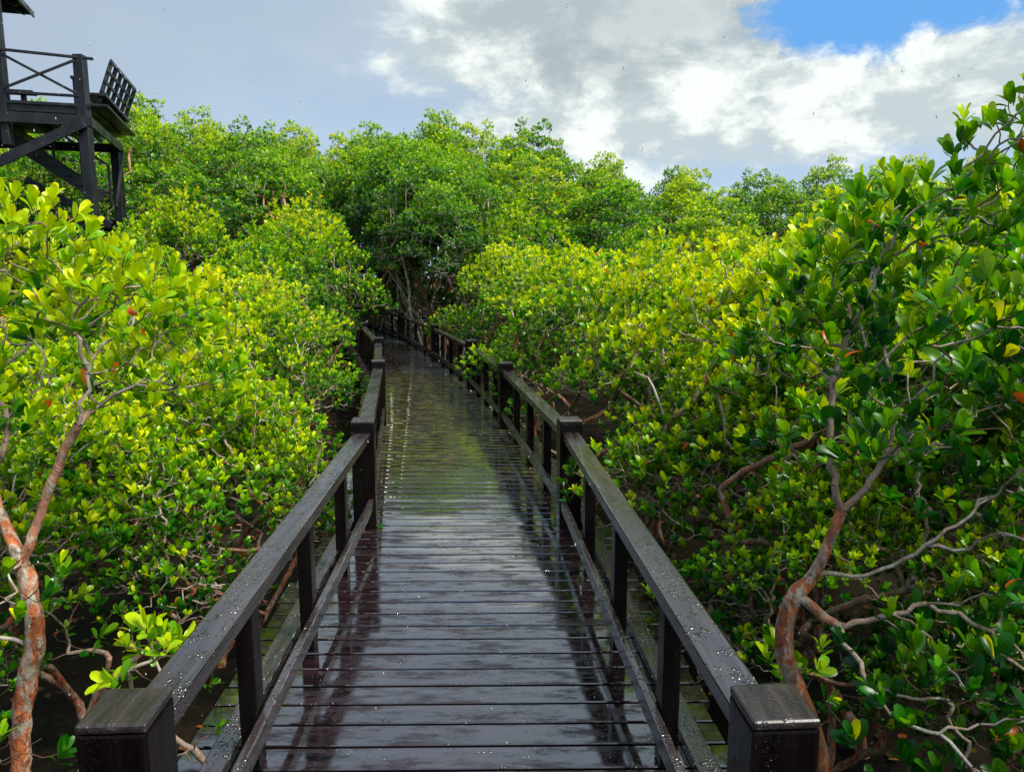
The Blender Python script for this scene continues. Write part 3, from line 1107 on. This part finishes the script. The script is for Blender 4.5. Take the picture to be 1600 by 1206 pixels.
rr_ = random.Random(5)
ROWS = [(3.9, 1.35, 'near'), (5.2, 1.4, 'near'), (6.7, 1.5, 'near'), (8.4, 1.7, 'near'), (10.4, 2.0, 'mid'), (12.8, 2.2, 'mid'),
        (15.6, 2.5, 'mid'), (18.6, 2.7, 'mid'), (22.0, 2.9, 'tall'), (26.0, 3.2, 'tall'), (30.5, 3.5, 'tall'), (36.0, 3.7, 'tall'), (42.0, 3.6, 'tall')]
for ri, (D, sp, key) in enumerate(ROWS):
    a = -math.radians(41) + rr_.uniform(0, sp / D) * 0.5
    while a < math.radians(41):
        d = D + rr_.uniform(-0.28, 0.28) * sp
        x, y = d * math.sin(a), d * math.cos(a)
        a += sp / D * rr_.uniform(0.85, 1.12)
        h = hgt(x, y) * (rr_.uniform(0.90, 1.07) if D < 20 else rr_.uniform(0.90, 1.02))
        base_h = {'low': 3.2, 'near': 2.85, 'mid': 3.6, 'tall': 8.0}[key]
        base_r = {'near': 1.15, 'mid': 1.55, 'tall': 2.5}[key]
        zs = h / base_h
        sc = max(zs * rr_.uniform(0.92, 1.1), {'near': 0.9, 'mid': 1.0, 'tall': 0.95}[key])
        sc = min(sc, zs * (1.6 if key == 'tall' else 1.25))
        rdist = rail_dist(x, y)
        clr = base_r * sc * (0.88 if D < 7.5 else 0.74 if D < 12 else (0.84 if D < 18 else 0.4)) + 0.05
        if rdist < clr:
            # push it sideways off the boardwalk when near, else drop it
            need = clr - rdist
            if need < 0.9:
                x += need * (-1 if side_of(x, y) == 'left' else 1)
                if rail_dist(x, y) < clr * 0.85:
                    continue
            else:
                continue
        # keep the first trees and the tower clear
        if y < 4.4 and (x < -0.5 and x > -2.9) and y < 3.9:
            continue
        if x > 0 and y < 3.6 and x < 2.4:
            continue
        if key == 'mid' and D > 12.0 and -15.0 < math.degrees(math.atan2(x, y)) < -3.6:
            continue
        if -11.6 < x < -8.0 and 14.0 < y < 19.4:
            continue
        azd = math.degrees(math.atan2(x, y))
        col = float(np.interp(D, [8, 12, 15, 22, 40], [0.58, 0.55, 0.46, 0.44, 0.47])) + rr_.uniform(-0.12, 0.12) * (1.5 if D > 11 else 0.9)
        if key == 'near' and azd > 22:
            col += 0.0
        plant(key, x, y, sc, rr_.uniform(0, 6.28), col, zs)

# smaller bushes crowding in beside the first spans
for (x, y, s, c) in [(2.05, 3.95, 1.08, 0.52), (2.95, 3.6, 1.16, 0.48), (1.55, 3.5, 0.66, 0.44), (1.50, 4.8, 0.80, 0.55), (3.3, 4.8, 1.15, 0.52), (2.3, 2.1, 0.62, 0.38), (2.75, 2.75, 0.78, 0.42), (2.15, 2.85, 0.62, 0.42), (-2.35, 3.9, 0.78, 0.52), (-1.95, 5.0, 0.70, 0.58), (-2.9, 2.9, 0.7, 0.5)]:
    plant('near', x, y, s, rr_.uniform(0, 6.28), c, s)
# low bushes that fill the shade under the tall trees
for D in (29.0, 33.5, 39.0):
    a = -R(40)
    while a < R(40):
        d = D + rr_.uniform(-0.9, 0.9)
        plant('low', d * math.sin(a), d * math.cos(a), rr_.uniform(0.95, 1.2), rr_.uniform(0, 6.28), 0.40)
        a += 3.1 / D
for (x, y, s) in [(-5.6, 30.5, 0.95), (-8.8, 29.5, 0.9), (-2.6, 29.5, 0.9), (-7.2, 34, 1.0), (-10.8, 29.0, 0.95), (-4.0, 33.8, 1.0)]:
    plant('tall', x, y, s, rr_.uniform(0, 6.28), 0.45, s)
# slender trees round the dark end of the boardwalk
for (x, y, s) in [(-2.5, 21.9, 0.92), (-3.05, 23.2, 0.95), (-3.5, 24.6, 1.0), (-2.2, 24.3, 0.95), (-4.0, 26.4, 1.0), (-3.0, 26.8, 1.05), (-4.9, 28.6, 1.05), (-3.9, 29.2, 1.1),
                  (-7.2, 22.6, 0.92), (-7.9, 25.6, 1.0), (-9.4, 28.2, 1.1), (-6.0, 31.8, 1.1), (-8.2, 32.2, 1.1), (-4.9, 31.6, 1.1), (-7.2, 33.6, 1.1), (-1.6, 22.6, 0.9), (-1.75, 18.9, 0.72), (-2.35, 20.3, 0.85), (-1.3, 20.3, 0.8), (-2.75, 22.6, 0.95), (-3.3, 23.9, 1.0), (-3.8, 25.2, 1.0), (-2.9, 25.2, 0.95), (-4.4, 27.3, 1.05), (-2.0, 21.4, 0.85)]:
    plant('slim', x, y, s, rr_.uniform(0, 6.28), 0.46, s)

# labels
ORD = ['first', 'second', 'third', 'fourth', 'fifth', 'sixth', 'seventh', 'eighth', 'ninth', 'tenth', 'eleventh', 'twelfth', 'thirteenth', 'fourteenth',
       'fifteenth', 'sixteenth', 'seventeenth', 'eighteenth', 'nineteenth', 'twentieth', 'twenty-first', 'twenty-second', 'twenty-third', 'twenty-fourth', 'twenty-fifth']
ROWN = {'near': ['front', 'second', 'third', 'fourth'], 'mid': ['fifth', 'sixth', 'seventh', 'eighth'], 'tall': ['ninth', 'tenth', 'eleventh', 'twelfth', 'skyline']}
byrow = {}
for (key, x, y, s, root, color) in placed:
    D = math.hypot(x, y)
    if key in ('slim', 'low'):
        rk = (key, 0 if key == 'slim' else (0 if D < 31 else 1 if D < 36 else 2), 'r')
    else:
        ri = min((k for k in range(len(ROWS)) if ROWS[k][2] == key), key=lambda k: abs(ROWS[k][0] - D))
        rk = (key, ri, side_of(x, y))
    byrow.setdefault(rk, []).append((math.atan2(x, y), root, color))
for rk, lst in byrow.items():
    key, ri, side = rk
    lst.sort(key=lambda e: e[0])
    if key not in ('slim', 'low') and side == 'left':
        lst.reverse()
    for k, (a, root, color) in enumerate(lst):
        o = ORD[min(k, 24)]
        tone = 'yellow-green' if color > 0.5 else 'green'
        if key == 'slim':
            tag(root, f'bare-stemmed slender mangrove, {o} from the left at the dark end of the boardwalk', 'tree', 'slender mangroves at the end of the boardwalk')
        elif key == 'low':
            tag(root, f'low dark green bush in the shade under the {("front", "middle", "rearmost")[ri]} tall mangroves, {o} from the left', 'bush', 'low bushes under the tall mangroves')
        else:
            rn = (ROWN['near'] + ROWN['mid'] + ROWN['tall'])[ri]
            kind = {'near': 'leafy mangrove bush', 'mid': 'domed mangrove bush', 'tall': 'tall mangrove'}[key]
            g = {'near': 'mangrove bushes near the railings', 'mid': 'domed mangrove bushes behind', 'tall': 'tall mangroves along the skyline'}[key]
            tag(root, f'{tone} {kind}, {o} out from the boardwalk on its {side} side in {rn} row', 'tree' if key == 'tall' else 'bush', g)
for lst in protos.values():
    for e in lst:
        if not e[1]:
            for c in list(e[0].children):
                bpy.data.objects.remove(c)
            bpy.data.objects.remove(e[0])


# ------------------------------------------------------------------ the two foreground trees
def chain(*paths):
    """join polylines into a seed list: first path is the trunk, others start at (path, index)"""
    seeds = []
    ids = []
    for pth in paths:
        start, pts = pth
        cur = -1 if start is None else ids[start[0]][start[1]]
        mine = []
        for p in pts:
            seeds.append((tuple(p), cur))
            cur = len(seeds) - 1
            mine.append(cur)
        ids.append(mine)
    return seeds


left_seed = chain(
    (None, [(-1.80, 2.42, -1.05), (-1.79, 2.42, -0.5), (-1.76, 2.4, -0.1), (-1.74, 2.40, 0.10), (-1.71, 2.4, 0.28), (-1.66, 2.4, 0.45), (-1.645, 2.4, 0.60), (-1.68, 2.42, 0.76)]),
    ((0, 7), [(-1.64, 2.45, 0.90), (-1.58, 2.46, 1.05), (-1.47, 2.46, 1.25), (-1.44, 2.48, 1.42), (-1.50, 2.52, 1.56)]),
    ((0, 7), [(-1.75, 2.45, 0.90), (-1.79, 2.46, 1.02), (-1.74, 2.46, 1.14), (-1.74, 2.50, 1.26), (-1.66, 2.5, 1.32), (-1.60, 2.52, 1.46)]),
    ((2, 3), [(-1.82, 2.5, 1.42), (-1.90, 2.5, 1.58)]),
    ((0, 5), [(-1.80, 2.36, 0.55), (-1.93, 2.33, 0.68), (-2.05, 2.3, 0.85)]),
)
t, c = make_tree('mangrove_tree', lobes=[(-1.70, 2.5, 1.80, .34, .24, 1), (-1.40, 2.6, 1.60, .30, .26, 1), (-2.05, 2.5, 1.70, .40, .30, 1), (-1.95, 2.9, 1.62, .40, .3, 1),
                                      (-1.55, 3.0, 1.55, .38, .30, 1), (-1.9, 2.3, 1.25, .36, .28, .6), (-1.30, 2.75, 1.30, .30, .26, .8), (-2.2, 2.3, 1.1, .4, .4, .5), (-1.65, 2.2, .72, .25, .2, .25),
                                      (-1.6, 1.95, 0.2, .28, .2, .25)],
                 trunk=left_seed, n=660, L=0.057, nl=9, tmpl=LT_NEAR, seed=31, mind=0.061, power=0.85, wob=0.16, spread=0.80, rmax=0.033, guide=130, young=(0.30, 1.0), leaf_skip=0.12, sides=10, bf=0.25, tip_r=0.0017)
tag(t, 'forked mangrove with peeling orange bark and lichen beside the left railing\'s first post', 'tree')
c.color = (0.52, 0.5, 0.5, 1)

right_seed = chain(
    (None, [(1.17, 2.42, -1.05), (1.16, 2.42, -0.6), (1.13, 2.40, -0.2), (1.09, 2.40, 0.08), (1.03, 2.40, 0.25), (0.955, 2.40, 0.42), (0.94, 2.4, 0.55), (0.965, 2.40, 0.65), (1.03, 2.40, 0.74)]),
    ((0, 8), [(1.08, 2.42, 0.84), (1.12, 2.42, 0.96), (1.20, 2.42, 1.04), (1.27, 2.44, 1.14), (1.30, 2.46, 1.28)]),
    ((1, 1), [(1.09, 2.42, 1.05), (1.08, 2.44, 1.18), (1.10, 2.5, 1.35), (1.15, 2.55, 1.5)]),
    ((0, 8), [(1.14, 2.36, 0.75), (1.26, 2.33, 0.80), (1.34, 2.30, 0.88), (1.48, 2.3, 0.98), (1.62, 2.3, 1.12), (1.72, 2.32, 1.3)]),
    ((0, 7), [(1.08, 2.32, 0.60), (1.20, 2.28, 0.64), (1.32, 2.22, 0.72), (1.48, 2.15, 0.66), (1.6, 2.1, 0.5)]),
)
t, c = make_tree('mangrove_tree', lobes=[(1.50, 2.7, 1.90, .36, .24, 1), (1.28, 2.8, 1.70, .32, .24, 1), (1.74, 2.5, 2.00, .26, .34, 1), (1.86, 2.62, 2.16, .18, .36, .9), (1.80, 2.5, 2.42, .10, .20, 1.2), (1.60, 2.7, 2.20, .10, .14, .9), (1.36, 2.8, 2.02, .09, .12, .8), (1.15, 2.7, 1.48, .30, .24, .9),
                                      (1.72, 2.3, 1.35, .38, .34, .9), (1.30, 2.4, 1.18, .26, .18, .5), (1.65, 2.0, .70, .40, .34, .55), (1.35, 2.1, .45, .36, .28, .40), (1.55, 1.9, .15, .40, .30, .45),
                                      (1.20, 2.0, -.05, .30, .25, .35), (1.45, 2.15, 1.55, .34, .30, .9), (1.85, 2.2, 1.0, .34, .3, .8), (1.15, 2.2, 1.25, .22, .18, .6), (1.9, 2.1, .4, .36, .3, .7)],
                 trunk=right_seed, n=860, L=0.067, nl=9, tmpl=LT_NEAR, seed=33, mind=0.068, power=0.85, wob=0.16, spread=0.80, rmax=0.031, guide=150, young=(0.05, 0.75), leaf_skip=0.20, bare=0.35, sides=10, bf=0.22, tip_r=0.0017, upw=1.5, wr=0.245)
tag(t, 'twisted mangrove with bright orange branches beside the right railing\'s first post', 'tree')
c.color = (0.54, 0.5, 0.5, 1)

# withered leaves that still hang on the right-hand tree
rsx = np.random.RandomState(5)
for wp, wd, wsz in [((1.395, 1.92, 0.935), (-1, 0, 0.12), 0.95), ((1.44, 2.0, 1.40), (-0.9, -0.1, 0.3), 0.8), ((1.22, 2.1, 1.33), (-0.8, -0.2, -0.5), 0.8), ((1.10, 2.3, 1.52), (-1, 0, 0.2), 0.7)]:
    wl = leaves_mesh('withered_leaf', np.array([wp]), np.array([wd], float), np.array([wsz]), np.array([1.4]), 0.085, 1, LT_NEAR, rsx, wr=0.22)
    wl.attributes['tint'].data.foreach_set('value', np.full(len(wl.polygons), 1.42, np.float32))
    wo_ = link('withered_leaf', wl, M_leaf, t)
    wo_['label'] = 'bright orange withered leaf'

# young plants low down beside the first posts
for (x, y, h, col, lb) in [(-1.20, 2.30, 1.62, 0.56, 'bright green mangrove sapling against the first span of left railing'),
                           (-1.45, 1.75, 0.95, 0.5, 'low mangrove sapling left of the first left railing post'),
                           (-1.60, 3.10, 1.25, 0.55, 'thin red-stemmed sapling on the mud behind left railing'),
                           (1.25, 2.95, 1.15, 0.45, 'dark green sapling beyond the right railing in deep shade'),
                           (-2.3, 3.4, 1.3, 0.55, 'spindly sapling under the bushes near the forked tree')]:
    rs = np.random.RandomState(int(abs(x) * 1000))
    t, c = make_tree('mangrove_sapling', lobes=[(0.0, 0.0, h * 0.9, .20, .18, 1), (0.08, 0.05, h * 0.7, .2, .14, .6)], trunk=stem(rs, h * 0.75, 0.1, 5), n=16, L=0.070, nl=8,
                     tmpl=LT_NEAR, seed=int(abs(x) * 777), mind=0.085, rmax=0.014, guide=5, young=(0.35, 0.75), sides=6, loc=(x, y, GZ - 0.03), spread=1.1)
    c.color = (col, 0.5, 0.5, 1)
    tag(t, lb, 'sapling', 'young mangroves low beside the railings')


# ------------------------------------------------------------------ fallen leaves and rain
def litter():
    n = 4200
    rs = np.random.RandomState(3)
    x = rs.uniform(-7, 6, n)
    y = rs.uniform(0.5, 15, n)
    tv, tq, tt = LT_MID
    a = rs.uniform(0, 6.28, n)
    d = np.stack([np.cos(a), np.sin(a), rs.normal(0, 0.15, n)], 1)
    wv = np.stack([-np.sin(a), np.cos(a), rs.normal(0, 0.2, n)], 1)
    z = GZ + 0.05 * np.sin(x * 1.3 + 0.6 * np.sin(y)) * np.cos(y * 1.1) + 0.03 * np.sin(x * 3.1 + y * 2.3) + 0.02
    c = np.stack([x, y, z], 1)
    L = rs.uniform(0.045, 0.075, n)[:, None, None]
    v = c[:, None] + d[:, None] * tv[None, :, 0:1] * L + wv[:, None] * tv[None, :, 1:2] * L * 0.28 + np.array([0, 0, 1.0]) * tv[None, :, 2:3] * L
    off = np.arange(n)[:, None, None] * len(tv)
    ti = rs.uniform(0, 1, n) ** 1.5
    me = mesh_np('leaf_litter', v.reshape(-1, 3), (off + tq[None]).reshape(-1, 4), (off + tt[None]).reshape(-1, 3), [('tint', 'FACE', np.concatenate([np.repeat(ti, 2), np.repeat(ti, 2)]))])
    tag(link('leaf_litter', me, M_litter), 'brown and orange leaves fallen on the wet mud', 'leaf litter', kind='stuff')


litter()


def rain():
    rs = np.random.RandomState(8)
    n = 4200
    dd = 1.6 + 9.5 * rs.uniform(0, 1, n) ** 0.6
    az_ = rs.uniform(-0.68, 0.68, n)
    elv = rs.uniform(-0.62, 0.40, n)
    c = np.stack([dd * np.sin(az_), dd * np.cos(az_), EYE + dd * np.tan(elv)], 1)
    c = c[c[:, 2] > 0.03]
    n = len(c)
    bmi = bmesh.new()
    bmesh.ops.create_icosphere(bmi, subdivisions=1, radius=1)
    bmi.verts.ensure_lookup_table()
    sv_ = np.array([v_.co[:] for v_ in bmi.verts])
    sf = np.array([[v_.index for v_ in f.verts] for f in bmi.faces])
    bmi.free()
    r = rs.uniform(0.0008, 0.0023, n)
    st = rs.uniform(1.8, 3.6, n)
    S = np.stack([r, r, r * st], 1)
    v = c[:, None] + sv_[None] * S[:, None]
    f = np.arange(n)[:, None, None] * len(sv_) + sf[None]
    me = mesh_np('rain', v.reshape(-1, 3), None, f.reshape(-1, 3))
    tag(link('rain', me, M_rain), 'falling raindrops scattered through the air', 'rain', kind='stuff')


rain()
print('placed', len(placed), 'objects', len(bpy.data.objects))
